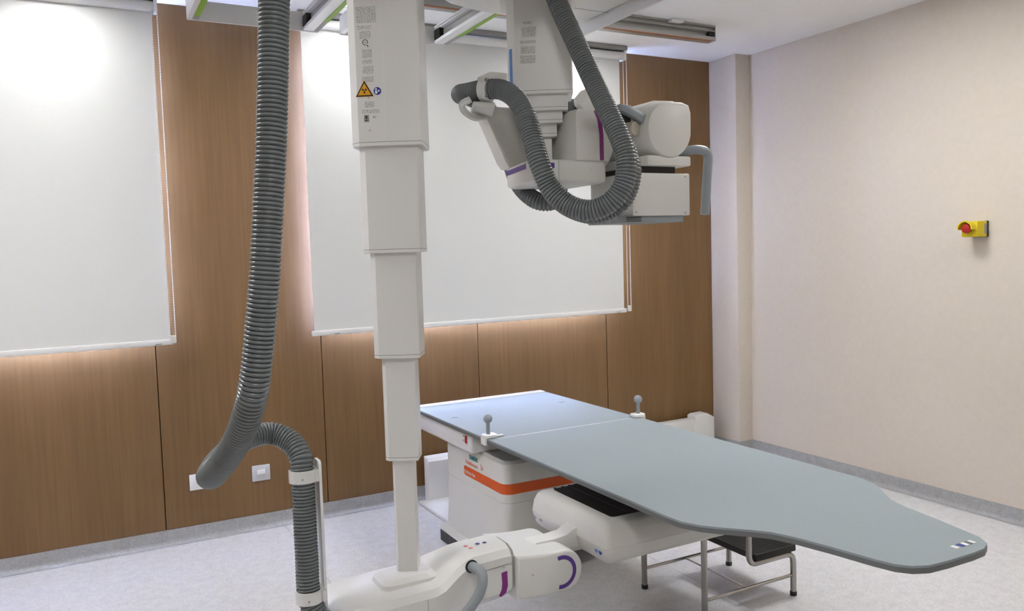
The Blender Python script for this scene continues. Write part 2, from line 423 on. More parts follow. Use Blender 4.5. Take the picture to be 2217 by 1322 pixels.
# ------------------------------------------------------------------ roller blinds
YBL = 4.40
def blind(x0, x1, zb, hot, label, chain_x):
    t = empty('roller_blind', ((x0+x1)/2, YBL, zb), label, 'roller blind')
    # fabric with the faintest sway
    bm = bmesh.new(); nx, nz = 40, 24; top = 2.70; G = []
    for th in (0.0, 0.003):
        g_ = []
        for j in range(nz+1):
            row = []
            for i in range(nx+1):
                u = i/nx; v = j/nz
                y = YBL+th+0.0022*math.sin(u*9+v*2.2)*(1-v)+0.0015*math.sin(u*17+1.3)*(1-v)
                row.append(bm.verts.new((x0+0.012+(x1-x0-0.024)*u, y, zb+0.02+(top-zb-0.02)*v)))
            g_.append(row)
        G.append(g_)
    for k, g_ in enumerate(G):
        for j in range(nz):
            for i in range(nx):
                q = (g_[j][i], g_[j][i+1], g_[j+1][i+1], g_[j+1][i])
                bm.faces.new(q if k == 0 else q[::-1])
    a_, b_ = G
    rim = [(0, i) for i in range(nx)]+[(j, nx) for j in range(nz)]+[(nz, i) for i in range(nx, 0, -1)]+[(j, 0) for j in range(nz, 0, -1)]
    for k in range(len(rim)):
        (j0, i0), (j1, i1) = rim[k], rim[(k+1) % len(rim)]
        bm.faces.new((a_[j1][i1], a_[j0][i0], b_[j0][i0], b_[j1][i1]))
    obj('fabric', bm, FABRIC, t)
    obj('head_rail', B(x0-0.01, x1+0.02, YBL-0.052, YBL+0.028, 2.752, ZC-0.001, 0.002), GREYST, t)
    obj('head_light_stop', B(x0, x1, YBL+0.014, YBL+0.024, 2.684, 2.753), GREYST, t)  # plate added to stop sky light leaking over the roller
    bm = bmesh.new(); lathe(bm, [(0.024, 0), (0.026, 0.004), (0.026, x1-x0-0.004), (0.024, x1-x0)], (x0, YBL-0.014, 2.722), (1, 0, 0), 20)
    obj('roller_tube', bm, BRIGHTW, t)
    for x in (x0-0.012, x1): obj('end_bracket', B(x, x+0.016, YBL-0.046, YBL+0.02, 2.690, 2.752, 0.004), BRIGHTW, t)
    bm = bmesh.new(); box(bm, x0-0.004, x1+0.004, YBL-0.012, YBL+0.010, zb-0.004, zb+0.024, 0.006)
    obj('bottom_bar', bm, BRIGHTW, t)
    for x in (x0+0.12, x1-0.08): obj('bar_insert', B(x, x+0.03, YBL-0.0135, YBL-0.011, zb+0.001, zb+0.004), EDGEM, t)
    if chain_x is not None:
        for dy in (-0.010, 0.016):
            bm = bmesh.new(); z = zb+0.02
            sweep(bm, [Vector((chain_x+dy, YBL-0.03, z_)) for z_ in (zb+0.03, 2.70)], 0.0016, 6)
            ch = obj('pull_chain', bm, BRIGHTW, t)
            b2 = bmesh.new()
            while z < 2.70:
                m_ = Matrix.Translation((chain_x+dy, YBL-0.03, z))
                bmesh.ops.create_icosphere(b2, subdivisions=1, radius=0.0034, matrix=m_); z += 0.0125
            bo = obj('chain_beads', b2, BRIGHTW, ch); bo['kind'] = 'stuff'
        obj('chain_tensioner', B(chain_x-0.011, chain_x+0.018, YBL-0.036, YBL-0.024, zb+0.004, zb+0.044, 0.004), WHITE2, t)
    return t
blind(-1.70, 0.400, 1.063, 0, 'wide white roller blind on the left, cut off by the edge', 0.398)
blind(1.108, 3.205, 1.050, 0, 'white roller blind behind the two grey-hosed columns', 3.212)

# ------------------------------------------------------------------ ceiling lights
def panel_lamp(x, y, sx, sy, m, label, group, drop=0.012):
    t = empty('ceiling_light', (x, y, ZC), label, 'light', group)
    f = bmesh.new(); z0 = ZC-drop; b = 0.015
    box(f, x-sx/2-b, x+sx/2+b, y-sy/2-b, y-sy/2, z0-0.003, ZC); box(f, x-sx/2-b, x+sx/2+b, y+sy/2, y+sy/2+b, z0-0.003, ZC)
    box(f, x-sx/2-b, x-sx/2, y-sy/2, y+sy/2, z0-0.003, ZC); box(f, x+sx/2, x+sx/2+b, y-sy/2, y+sy/2, z0-0.003, ZC)
    obj('frame', f, BRIGHTW, t)
    obj('diffuser', B(x-sx/2, x+sx/2, y-sy/2, y+sy/2, z0, ZC-0.002), m, t)
for k, x in enumerate(SPOTS):
    t = empty('ceiling_light', (x, SPY, ZC), ('recessed square lamp above the left blind', 'recessed square lamp at the left end of the right blind', 'recessed square lamp near the right end of the right blind')[k], 'light', 'recessed lamps along the window wall')
    f = bmesh.new(); h = SPH-0.001; th = 0.004; zt = ZC+0.075
    box(f, x-h, x+h, SPY-h, SPY-h+th, ZC-0.002, zt); box(f, x-h, x+h, SPY+h-th, SPY+h, ZC-0.002, zt)
    box(f, x-h, x-h+th, SPY-h+th, SPY+h-th, ZC-0.002, zt); box(f, x+h-th, x+h, SPY-h+th, SPY+h-th, ZC-0.002, zt)
    obj('frame', f, ALU, t)
    obj('diffuser', B(x-h+th, x+h-th, SPY-h+th, SPY+h-th, ZC+0.062, zt), SPOTM, t)
for (x, y), lb in (((-0.7, 2.9), 'bright square ceiling panel left of the front column'), ((2.9, 2.6), 'bright square ceiling panel above the stool side of the table'),
                   ((3.2, 0.9), 'unseen square ceiling panel added near the viewer, right, to light wall and floor'), ((0.4, 0.3), 'unseen square ceiling panel added above the viewer as fill light')):
    sz = {-0.7: 0.58, 2.9: 0.585, 3.2: 0.43, 0.4: 0.51}[x]  # the two viewer-side panels are unseen fill for column, wall and floor
    panel_lamp(x, y, sz, sz, LAMPM, lb, 'large square ceiling panels')

# ------------------------------------------------------------------ ceiling rail and bridges
t = empty('ceiling_rail', (0.8, 3.78, ZC), 'grey aluminium ceiling rail running parallel to the window wall', 'rail')
prof = [(3.755, 2.69), (3.825, 2.69), (3.825, ZC-0.001), (3.755, ZC-0.001), (3.755, 2.768), (3.772, 2.765), (3.772, 2.752), (3.755, 2.749),
        (3.755, 2.742), (3.785, 2.738), (3.785, 2.716), (3.755, 2.712)]
obj('rail_profile', prism(bmesh.new(), prof, 'x', XL+0.1, 3.43), ALU, t)
obj('end_cap', B(3.385, 3.428, 3.7565, 3.784, 2.718, 2.752), BLACK, t)
obj('end_plate', B(3.43, 3.434, 3.755, 3.825, 2.69, ZC-0.001), ALU, t)
obj('edge_strip', B(XL+0.1, 3.40, 3.7535, 3.775, 2.687, 2.6905), RUST, t)
obj('fixing_clip', B(3.08, 3.17, 3.725, 3.765, 2.762, ZC-0.001, 0.004), BRIGHTW, t)
def bridge(x0, x1, y0, y1, label):
    t = empty('ceiling_bridge', ((x0+x1)/2, (y0+y1)/2, 2.69), label, 'overhead bridge')
    zb, zt = 2.60, 2.688
    a = x0
    be = obj('beam', B(a, a+0.024, y0, y1-0.012, zb, zt, 0.002), BRIGHTW, t)
    obj('green_strip', B(a+0.024, a+0.050, y0, y1-0.07, zb-0.001, zb+0.03), GREEN, be)
    obj('strip_end', B(a+0.024, a+0.050, y1-0.07, y1-0.012, zb-0.001, zb+0.03), GREYST, be)
    a = x1-0.075
    pr = [(a, zb), (a+0.052, zb), (a+0.052, zt), (a, zt), (a, 2.680), (a+0.010, 2.678), (a+0.010, 2.674), (a, 2.672), (a, 2.666), (a+0.034, 2.664), (a+0.034, 2.618), (a, 2.616)]
    be = obj('beam', prism(bmesh.new(), pr, 'y', y0, y1-0.012), BRIGHTW, t)
    obj('slot_liner', B(a+0.022, a+0.0345, y0, y1-0.06, 2.622, 2.660), ALU, be)
    obj('slot_stop', B(a-0.001, a+0.036, y1-0.085, y1-0.012, 2.614, 2.667), BLACK, be)
    obj('green_strip', B(a+0.052, a+0.075, y0, y1-0.20, zb-0.003, zb+0.012), GREEN, be)
    obj('strip_end', B(a+0.052, a+0.074, y1-0.20, y1-0.012, zb-0.002, zb+0.012), GREYST, be)
    obj('end_plate', B(x0, x1, y1-0.011, y1, zb-0.004, zt+0.0, 0.002), WHITE, t)
    return t
bridge(0.515, 1.130, 0.9, 4.10, 'white overhead bridge with green strips above the front column')
bridge(1.243, 1.833, 0.9, 4.10, 'white overhead bridge with green strips above the rear column')

# ------------------------------------------------------------------ telescopic columns
PHI = R(-30)
def colpoly(cx, cy, wd, dp):
    a = wd/2; d = dp/2; ch = 0.12*wd
    P = [(-a, d-ch), (-a, -d+ch), (-a+ch, -d), (0.0, -d-0.02*wd), (a-0.02*wd, -d), (a, -d+0.02*wd), (a, d-ch), (a-ch, d), (-a+ch, d)]
    c_, s_ = math.cos(PHI), math.sin(PHI)
    return [(cx+x*c_-y*s_, cy+x*s_+y*c_) for x, y in P]
def column(parent, cx, cy, tops, ws):
    """tops: [(ztop, zbottom)] per section from the ceiling down"""
    fr = None
    for k, ((z1, z0), wd) in enumerate(zip(tops, ws)):
        bm = bmesh.new()
        poly = colpoly(cx, cy, wd, wd*0.86)
        prism(bm, poly, 'z', z0, z1, 0.0015, 1)
        o = obj('column_section', bm, WHITE, parent, 25)
        if k < len(ws)-1:
            ps = colpoly(cx, cy, wd*1.0015, wd*0.86*1.0015)
            obj('edge_ring', prism(bmesh.new(), ps, 'z', z0+0.010, z0+0.0118), GREYST, o)
        if k == 0: fr = poly
    p0 = Vector((*fr[2], 0)); p1 = Vector((*fr[3], 0)); q0 = Vector((*fr[1], 0))
    F1 = Face(p0, (p1-p0), (0, 0, 1)); F1.w = (p1-p0).length
    FL = Face(q0, (p0-q0), (0, 0, 1)); FL.w = (p0-q0).length
    p2 = Vector((*fr[4], 0)); F2 = Face(p1, (p2-p1), (0, 0, 1)); F2.w = (p2-p1).length
    return F1, FL, F2
WS = [0.216, 0.181, 0.145, 0.105, 0.069]

# ---- detector column (front)
CX1, CY1 = 0.886, 2.425
dc = empty('detector_column', (CX1, CY1, 0.3), 'front white telescopic column carrying a flat detector unit below the table', 'x-ray column')
bm = bmesh.new(); box(bm, 0.52, 1.12, 1.85, 2.50, 2.36, 2.598, 0.02, 3)
obj('carriage', bm, WHITE, dc)
F1, FL, F2 = column(dc, CX1, CY1, [(2.37, 1.806), (1.83, 1.484), (1.51, 1.157), (1.18, 0.830), (0.86, 0.455)], WS)
S1 = [o for o in C.objects if o.parent == dc and o.name.startswith('column_section')][0]
# printed labels on the top section
for a0, a1, z0, z1 in ((0.006, 0.066, 2.168, 2.216), (0.008, 0.05, 2.150, 2.160), (0.014, 0.048, 2.122, 2.144), (0.020, 0.05, 2.066, 2.090), (0.020, 0.048, 2.048, 2.060),
                       (0.020, 0.052, 2.020, 2.042), (0.016, 0.052, 1.996, 2.012), (0.022, 0.05, 1.920, 1.938), (0.012, 0.066, 1.902, 1.914)):
    F1.sticker(a0, a1, z0, z1, S1)
obj('inspection_mark', F1.ring(0.031, 2.111, 0.0068, 0.0088, -35, 290), BLACK, S1)
obj('inspection_mark', F1.poly([(0.035, 2.102), (0.037, 2.104), (0.041, 2.099), (0.039, 2.097)]), BLACK, S1)
F1.text('NCC', 0.0255, 2.1085, 0.0055, BLACK, S1, 'inspection_lettering')
tri = lambda cx, cy, s: [(cx-s*0.5, cy-s*0.2887), (cx+s*0.5, cy-s*0.2887), (cx, cy+s*0.5774)]
wt = obj('warning_triangle', F1.poly(tri(0.023, 1.968, 0.056), 0.0003), AMBER, S1, label='yellow radiation warning triangle')
obj('triangle_border', F1.poly(tri(0.023, 1.968, 0.053), 0.0011, 0.0004), BLACK, wt)
obj('triangle_field', F1.poly(tri(0.023, 1.968, 0.041), 0.0016, 0.0004), AMBER, wt)
for a in (30, 150, 270):
    obj('trefoil_blade', F1.ring(0.023, 1.9695, 0.0022, 0.0078, a-30, a+30, 0.0016, 0.0008, 8), BLACK, wt)
obj('trefoil_centre', F1.circ(0.023, 1.9695, 0.0014, 0.0017), BLACK, wt)
bs = obj('instruction_sign', F1.circ(0.062, 1.967, 0.0115), SIGNBLUE, S1, label='round blue read-the-manual sign')
obj('figure_head', F1.circ(0.0585, 1.9725, 0.0028, 0.0011), BRIGHTW, bs)
obj('figure_body', F1.poly([(0.0555, 1.9600), (0.0615, 1.9585), (0.0625, 1.9655), (0.0590, 1.9690), (0.0550, 1.9680)], 0.0011), BRIGHTW, bs)
obj('figure_book', F1.poly([(0.0640, 1.9640), (0.0695, 1.9660), (0.0680, 1.9715), (0.0645, 1.9690)], 0.0011), BRIGHTW, bs)
wl = obj('disposal_label', F1.rect(0.018, 0.033, 1.878, 1.898), GREYST, S1)
obj('bin_symbol', F1.poly([(0.022, 1.895), (0.029, 1.895), (0.0275, 1.886), (0.0235, 1.886)], 0.0011), BLACK, wl)
obj('bin_bar', F1.rect(0.0215, 0.0295, 1.8805, 1.8825, 0.0011), BLACK, wl)
F1.text('RU', 0.045, 1.888, 0.008, BLACK, S1, 'approval_mark')
for z in (1.949, 1.852):
    obj('screw_cap', F1.circ(0.034, z, 0.0065, 0.0002, 0.0006), WHITE2, S1)
    obj('screw', F1.circ(0.034, z, 0.0014, 0.0009, 0.0004), BLACK, S1)
obj('cover_seam', F2.rect(0.0, 0.0012, 1.82, 2.36, 0.0, 0.0004), BRIGHTW, S1)

# arm body: lofted octagon-like sections along x
def armsec(z0, z1, hw, ct=0.045, cb=0.05, yc=2.425, rs=0.0):
    """rs: extra width and drop of the rear slope"""
    cz = min(ct*0.72, (z1-z0)*0.45); cz2 = min(cb*0.8, (z1-z0)*0.45)
    return [(yc-hw, z0+cz2), (yc-hw, z1-cz), (yc-hw+ct*0.35, z1-cz*0.35), (yc-hw+ct, z1), (yc+hw-ct-rs, z1), (yc+hw-ct*0.35-rs*0.5, z1-cz*0.35-rs*0.42), (yc+hw, z1-cz-rs*0.85), (yc+hw, z0+cz2), (yc+hw-cb, z0), (yc-hw+cb, z0)]
secs = [(0.606, armsec(0.365, 0.398, 0.085)), (0.612, armsec(0.35, 0.415, 0.110)), (0.635, armsec(0.335, 0.432, 0.130)), (0.68, armsec(0.33, 0.440, 0.138)), (0.80, armsec(0.325, 0.444, 0.14)),
        (0.925, armsec(0.32, 0.447, 0.14)), (0.955, armsec(0.32, 0.457, 0.14)), (1.00, armsec(0.322, 0.492, 0.14, rs=0.055)), (1.03, armsec(0.325, 0.510, 0.14, rs=0.08)), (1.06, armsec(0.328, 0.518, 0.139, rs=0.09)),
        (1.16, armsec(0.333, 0.521, 0.137, rs=0.09)), (1.192, armsec(0.337, 0.518, 0.132, rs=0.09)), (1.200, armsec(0.345, 0.510, 0.124, rs=0.085))]
arm = obj('arm_housing', loft(secs), WHITE, dc, 28)
obj('arm_seam', B(0.893, 0.8945, 2.2842, 2.2862, 0.36, 0.412), GREYST, arm)
obj('arm_seam', prism(bmesh.new(), [(1.05, 0.4575), (1.05, 0.459), (1.192, 0.466), (1.192, 0.4645)], 'y', 2.2845, 2.2865), GREYST, arm)
# foot plate of the column
bm = bmesh.new()
v = []
for z, e in ((0.443, 0.0), (0.456, -0.004), (0.468, -0.022)):
    v.append((z, rrect(0.770-e, 0.965+e, 2.335-e, 2.475+e, 0.03)))
bm = bmesh.new(); rings = []
for z, P_ in v: rings.append([bm.verts.new((x, y, z)) for x, y in P_])
nn = len(rings[0])
for i in range(2):
    for k in range(nn): bm.faces.new((rings[i][k], rings[i][(k+1) % nn], rings[i+1][(k+1) % nn], rings[i+1][k]))
bm.faces.new(rings[0][::-1]); bm.faces.new(rings[-1])
obj('column_foot', bm, WHITE, dc, 30)
# stripe, dots, screw caps on the arm front (y = 2.285)
AF = Face((0, 2.2868, 0), (1, 0, 0), (0, 0, 1))
obj('magenta_stripe', AF.poly([(1.152, 0.440), (1.172, 0.443), (1.173, 0.395), (1.166, 0.372), (1.148, 0.362), (1.140, 0.366), (1.151, 0.384), (1.154, 0.405)], -0.0005, 0.0022), MAGENTA, dc)
obj('screw_cap', AF.circ(1.160, 0.4575, 0.006, 0.0, 0.0018), WHITE2, dc); obj('screw', AF.circ(1.160, 0.4575, 0.0015, 0.0018, 0.0004), BLACK, dc)
AT = Face((0, 0, 0.5185), (1, 0, 0), (0, 1, 0))
for x, y, m_ in ((1.068, 2.375, PINK), (1.074, 2.350, PINK), (1.108, 2.370, PURPLE), (1.132, 2.366, PURPLE)):
    obj('touch_mark', AT.circ(x, y, 0.0075, -0.0008+(0.0018 if x > 1.1 else 0.0), 0.0016, 14), m_, dc)
# grey grab handle on the arm front
hs = disc((1.045, 2.286, 0.486), (0, -1, 0), 0.021, 0.004); obj('handle_socket', hs, BLACK, dc)
hp = bendpath([(1.045, 2.288, 0.486), (1.056, 2.222, 0.484), (1.040, 2.205, 0.437), (0.985, 2.200, 0.380), (0.925, 2.215, 0.335)], 0.032, 6)
obj('grab_handle', sweep(bmesh.new(), resample(hp, 0.006), 0.0165, 14), GREYP, dc)
# wrist: round-ended link
obj('joint_ring', loft([(1.199, armsec(0.342, 0.512, 0.126, rs=0.085)), (1.209, armsec(0.342, 0.508, 0.124, rs=0.085))]), GREYST, dc)
LC, LR = (1.392, 0.392), 0.074
lk = [(1.207, 0.335), (1.25, 0.327), (1.32, 0.322), (1.36, 0.3245)]
lk += [(LC[0]+LR*math.cos(R(a)), LC[1]+LR*math.sin(R(a))) for a in range(-70, 91, 10)]
lk += [(1.36, 0.467), (1.30, 0.470), (1.25, 0.476), (1.207, 0.482)]
bm = prism(bmesh.new(), lk, 'y', 2.288, 2.555, 0.014, 3)
obj('wrist_link', bm, WHITE, dc, 30)
WF = Face((0, 2.288, 0), (1, 0, 0), (0, 0, 1))
obj('purple_arc', WF.ring(1.380, 0.393, 0.0435, 0.0575, -104, 106, 0.0002, 0.001, 36), PURPLE, dc)
obj('screw_cap', WF.circ(1.268, 0.408, 0.006), WHITE2, dc); obj('screw', WF.circ(1.268, 0.408, 0.0015, 0.001), BLACK, dc)
# bracket up to the detector
bm = bmesh.new()
prism(bm, [(1.30, 0.455), (1.36, 0.452), (1.43, 0.43), (1.515, 0.425), (1.515, 0.500), (1.492, 0.494), (1.46, 0.478), (1.41, 0.474), (1.34, 0.474)], 'y', 2.38, 2.45, 0.005, 2)
obj('detector_bracket', bm, WHITE, dc)
# detector housing
det = None
dsec = lambda e, z: [(x, y, z) for x, y in rrect(1.500+e, 2.115-e, 2.195+e, 2.712-e, 0.022, 6)]
bm = bmesh.new(); rings = []
for z, e in ((0.410, 0.030), (0.414, 0.022), (0.430, 0.010), (0.470, 0.000), (0.471, 0.0015), (0.4725, 0.0015), (0.4735, 0.000), (0.515, 0.006), (0.540, 0.016), (0.549, 0.026), (0.556, 0.052)):
    rings.append([bm.verts.new(q) for q in dsec(e, z)])
nn = len(rings[0])
for i in range(len(rings)-1):
    for k in range(nn): bm.faces.new((rings[i][k], rings[i][(k+1) % nn], rings[i+1][(k+1) % nn], rings[i+1][k]))
bm.faces.new(rings[0][::-1]); bm.faces.new(rings[-1])
det = obj('detector_housing', bm, WHITE2, dc, 30)
bm = prism(bmesh.new(), rrect(1.566, 2.055, 2.255, 2.650, 0.015), 'z', 0.5555, 0.5575); obj('detector_window', bm, DETBLACK, det)
DT = Face((0, 0, 0.5573), (1, 0, 0), (0, 1, 0))
for x in (1.64, 1.70): obj('field_mark', DT.rect(x, x+0.0015, 2.28, 2.63), GREYST, det)
for x in (1.58, 1.615, 1.645, 1.675): obj('window_symbol', Face((0, 0, 0.5565), (1, 0, 0), (0, 1, 0)).circ(x, 2.654, 0.006, -0.0002, 0.0016, 10), BLACK, det)
DL = Face((1.5062, 0, 0), (0, -1, 0), (0, 0, 1))
for y, z, m_ in ((2.685, 0.452, GREYP), (2.640, 0.452, GREYST), (2.262, 0.452, BLUE), (2.238, 0.452, SIGNBLUE)):
    obj('touch_button', DL.circ(-y, z, 0.0085, -0.004, 0.0065, 14), m_, det)

# hose holder: upright strip and two clamps at the left end
obj('hose_strip', prism(bmesh.new(), rrect(2.350, 2.410, 0.375, 0.878, 0.012), 'x', 0.592, 0.600), BRIGHTW, dc)
def ring_clamp(parent, c0, ax, r_in, th, ln, name='hose_clamp', m_=WHITE):
    bm = bmesh.new(); ax = Vector(ax).normalized(); c0 = Vector(c0)
    lathe_pts = [(r_in, -ln/2), (r_in+th, -ln/2), (r_in+th, ln/2), (r_in, ln/2)]
    u = ax.orthogonal().normalized(); v_ = ax.cross(u); seg = 28; rings = []
    for k in range(seg):
        a = 2*PI*k/seg; d = u*math.cos(a)+v_*math.sin(a)
        rings.append([bm.verts.new(c0+d*r+ax*h) for r, h in lathe_pts])
    for k in range(seg):
        for j in range(4): bm.faces.new((rings[k][j], rings[(k+1) % seg][j], rings[(k+1) % seg][(j+1) % 4], rings[k][(j+1) % 4]))
    return obj(name, bm, m_, parent)
for z, x, y in ((0.835, 0.5515, 2.383), (0.480, 0.5475, 2.358)):
    cl = ring_clamp(dc, (x, y, z), (0.01, 0.03, 1), 0.0345, 0.006, 0.036)
    obj('clamp_block', B(0.580, 0.594, y-0.03, y+0.03, z-0.018, z+0.018, 0.003), WHITE, cl)
    obj('clamp_screw', disc((x-0.010, y-0.0395, z-0.003), (0, -1, 0), 0.0022, 0.0015, 8), EDGEM, cl)
obj('arm_end_bracket', B(0.592, 0.625, 2.34, 2.43, 0.365, 0.40, 0.006), WHITE, dc)

# ---- tube column (rear)
CX2, CY2 = 1.440, 2.445
tc_ = empty('tube_column', (CX2, CY2, 1.7), 'rear white telescopic column with blue stripe carrying the x-ray tube head', 'x-ray column')
bm = bmesh.new(); prism(bm, [(1.26, 1.85), (1.812, 1.85), (1.812, 2.70), (1.50, 2.76), (1.34, 2.74), (1.22, 2.70), (1.10, 2.60), (1.10, 1.85)], 'z', 2.36, 2.598, 0.02, 3)
obj('carriage', bm, WHITE, tc_)
obj('carriage_panel_seam', B(1.52, 1.81, 2.560, 2.562, 2.3592, 2.3605), GREYST, tc_)
obj('side_lip', B(1.815, 1.826, 1.80, 2.77, 2.318, 2.598, 0.003), WHITE, tc_)
ps = colpoly(CX2, CY2, 0.262, 0.232)
obj('column_collar', prism(bmesh.new(), ps, 'z', 2.315, 2.365, 0.008, 2), WHITE, tc_)
G1, GL, G2 = column(tc_, CX2, CY2, [(2.37, 1.998), (2.02, 1.945), (1.98, 1.905), (1.95, 1.862), (1.90, 1.770)], WS)
S2 = [o for o in C.objects if o.parent == tc_ and o.name.startswith('column_section')][0]
obj('blue_stripe', GL.rect(GL.w*0.28, GL.w*0.62, 2.02, 2.150), BLUE, S2)
for a0, a1, z0, z1 in ((0.030, 0.058, 2.226, 2.234), (0.024, 0.072, 2.184, 2.216), (0.018, 0.07, 2.163, 2.173), (0.020, 0.068, 2.130, 2.154), (0.018, 0.068, 2.098, 2.124)):
    G1.sticker(a0, a1, z0, z1, S2)
# yoke base, rear housing, right block
yb = bmesh.new(); prism(yb, [(1.345, 2.305), (1.60, 2.300), (1.617, 2.32), (1.625, 2.60), (1.40, 2.61), (1.372, 2.58), (1.318, 2.345), (1.325, 2.315)], 'z', 1.700, 1.776, 0.014, 3)
yk = obj('yoke_base', yb, WHITE2, tc_, 30)
YFc = Face((0, 2.3035, 0), (1, 0, 0), (0, 0, 1))
obj('purple_stripe', YFc.rect(1.340, 1.402, 1.746, 1.763, 0.0, 0.0012), PURPLE, tc_)
pa, pb = Vector((1.318, 2.345, 0)), Vector((1.372, 2.58, 0))
LFc = Face(pb, (pa-pb), (0, 0, 1)); obj('purple_stripe', LFc.rect(0.0, (pa-pb).length, 1.746, 1.763, 0.0, 0.0012), PURPLE, tc_)
obj('yoke_seam', YFc.rect(1.418, 1.4192, 1.702, 1.774, 0.0, 0.0005), GREYST, yk)
obj('rear_housing', prism(bmesh.new(), [(1.285, 1.985), (1.285, 1.94), (1.355, 1.79), (1.37, 1.770), (1.62, 1.770), (1.62, 1.985)], 'y', 2.555, 2.63, 0.01, 2), WHITE2, tc_)
bp = [(1.488, 1.772), (1.620, 1.772), (1.620, 1.86), (1.613, 1.905), (1.598, 1.930), (1.575, 1.942), (1.54, 1.946), (1.498, 1.944), (1.490, 1.936)]
obj('yoke_block', prism(bmesh.new(), bp, 'y', 2.300, 2.60, 0.008, 2), WHITE2, tc_, 30)
BF = Face((0, 2.2998, 0), (1, 0, 0), (0, 0, 1))
obj('magenta_stripe', BF.poly([(1.582, 1.776), (1.597, 1.776), (1.597, 1.86), (1.592, 1.905), (1.578, 1.938), (1.560, 1.941), (1.574, 1.912), (1.582, 1.86)], 0.0, 0.0012), MAGENTA, tc_)
obj('screw_cap', BF.circ(1.548, 1.745, 0.005, 0.0, 0.0012), WHITE2, tc_)
obj('joint_disc', lathe(bmesh.new(), [(0.07, 0), (0.078, 0.006), (0.078, 0.05), (0.07, 0.056)], (1.616, 2.42, 1.84), (1, 0, 0), 28), WHITE2, tc_)
# tube housing: D-shaped drum along y
def drum(cx, cz, r, corner, e=0.0):
    o = []
    for a in range(100, 361, 12):
        o.append((cx+(r-e)*math.cos(R(a)), cz+(r-e)*math.sin(R(a))))
    o += [(cx+r-e, cz+0.03), (cx+r-e, cz+r-0.035), (cx+r-e-0.008, cz+r-0.008-e), (cx+r-0.035, cz+r-e), (cx+0.03, cz+r-e)]
    return o
bm = loft([(2.190, drum(1.797, 1.872, 0.095, 0, 0.012)), (2.194, drum(1.797, 1.872, 0.095, 0, 0.004)), (2.204, drum(1.797, 1.872, 0.096, 0)), (2.30, drum(1.80, 1.874, 0.097, 0)), (2.33, drum(1.805, 1.878, 0.102, 0)), (2.62, drum(1.81, 1.88, 0.102, 0)), (2.64, drum(1.81, 1.88, 0.09, 0))], 'y')
tubeo = obj('tube_housing', bm, WHITE2, tc_, 30)
obj('top_cover', prism(bmesh.new(), [(1.705, 1.925), (1.74, 1.958), (1.80, 1.985), (1.885, 1.988), (1.912, 1.968), (1.912, 1.90), (1.89, 1.90), (1.75, 1.93)], 'y', 2.275, 2.60, 0.008, 2), WHITE2, tc_, 30)
obj('mount_plate', B(1.705, 1.893, 2.20, 2.56, 1.752, 1.786, 0.006), WHITE2, tc_)
obj('swivel_gap', B(1.70, 1.85, 2.235, 2.50, 1.726, 1.753), BLACK, tc_)
cb = bmesh.new(); prism(cb, [(1.66, 2.225), (1.905, 2.225), (1.905, 2.50), (1.75, 2.52), (1.70, 2.515), (1.672, 2.495), (1.658, 2.46)], 'z', 1.584, 1.729, 0.004, 2)
col = obj('collimator', cb, WHITE2, tc_, 30)
CF = Face((0, 2.225, 0), (1, 0, 0), (0, 0, 1))
for x, z in ((1.672, 1.596), (1.885, 1.594), (1.886, 1.718)): obj('screw', CF.circ(x, z, 0.003, 0.0, 0.001, 10), GREYST, col)
obj('accessory_rail', B(1.640, 1.885, 2.235, 2.47, 1.562, 1.585, 0.002), GREYP, col)
for k in range(3): obj('rail_groove', B(1.638, 1.70, 2.2335, 2.236, 1.566+0.006*k, 1.5685+0.006*k), BLACK, col)
hp = bendpath([(1.86, 2.26, 1.795), (1.905, 2.20, 1.812), (1.968, 2.195, 1.806), (1.947, 2.195, 1.585)], 0.03, 6)
obj('tube_handle', sweep(bmesh.new(), resample(hp, 0.006), 0.016, 14), GREYP, tc_)
lv = bmesh.new(); prism(lv, [(1.612, 1.952), (1.65, 1.950), (1.69, 1.935), (1.735, 1.912), (1.735, 1.895), (1.70, 1.893), (1.665, 1.912), (1.63, 1.925), (1.612, 1.93)], 'y', 2.215, 2.245, 0.004, 2)
obj('lever', lv, GREYP, tc_)
obj('lever_block', B(1.62, 1.675, 2.245, 2.33, 1.90, 1.935, 0.004), BLACK, tc_)
obj('knob', lathe(bmesh.new(), [(0.010, 0), (0.022, 0.004), (0.026, 0.02), (0.024, 0.034), (0.016, 0.040)], (1.672, 2.262, 1.876), (0.25, -1, 0), 18), BEIGE, tc_)
# hose clamp at the left of the yoke with a small arm
cl = ring_clamp(tc_, (1.197, 2.375, 2.000), (-0.55, 0.83, 0.1), 0.031, 0.008, 0.030)
obj('clamp_block', B(1.195, 1.262, 2.345, 2.44, 2.028, 2.052, 0.005), WHITE, cl)
for z in (2.024, 1.973): obj('clamp_screw', disc((1.180, 2.345, z), (-0.3, -1, 0), 0.004, 0.012, 10), EDGEM, cl)
obj('clamp_arm', tube([(1.30, 2.56, 1.955), (1.22, 2.50, 1.93), (1.15, 2.44, 1.935), (1.125, 2.41, 1.955), (1.15, 2.40, 1.97)], 0.011, 10), WHITE, tc_)
obj('clamp_shelf', prism(bmesh.new(), [(1.14, 2.36), (1.22, 2.36), (1.32, 2.58), (1.24, 2.60)], 'z', 1.945, 1.958, 0.003, 1), WHITE2, tc_)
obj('cable_boot', lathe(bmesh.new(), [(0.030, 0), (0.046, 0.012), (0.05, 0.05), (0.04, 0.075)], (1.665, 2.545, 1.985), (0.5, -0.35, 0.55), 20), WHITE2, tc_)

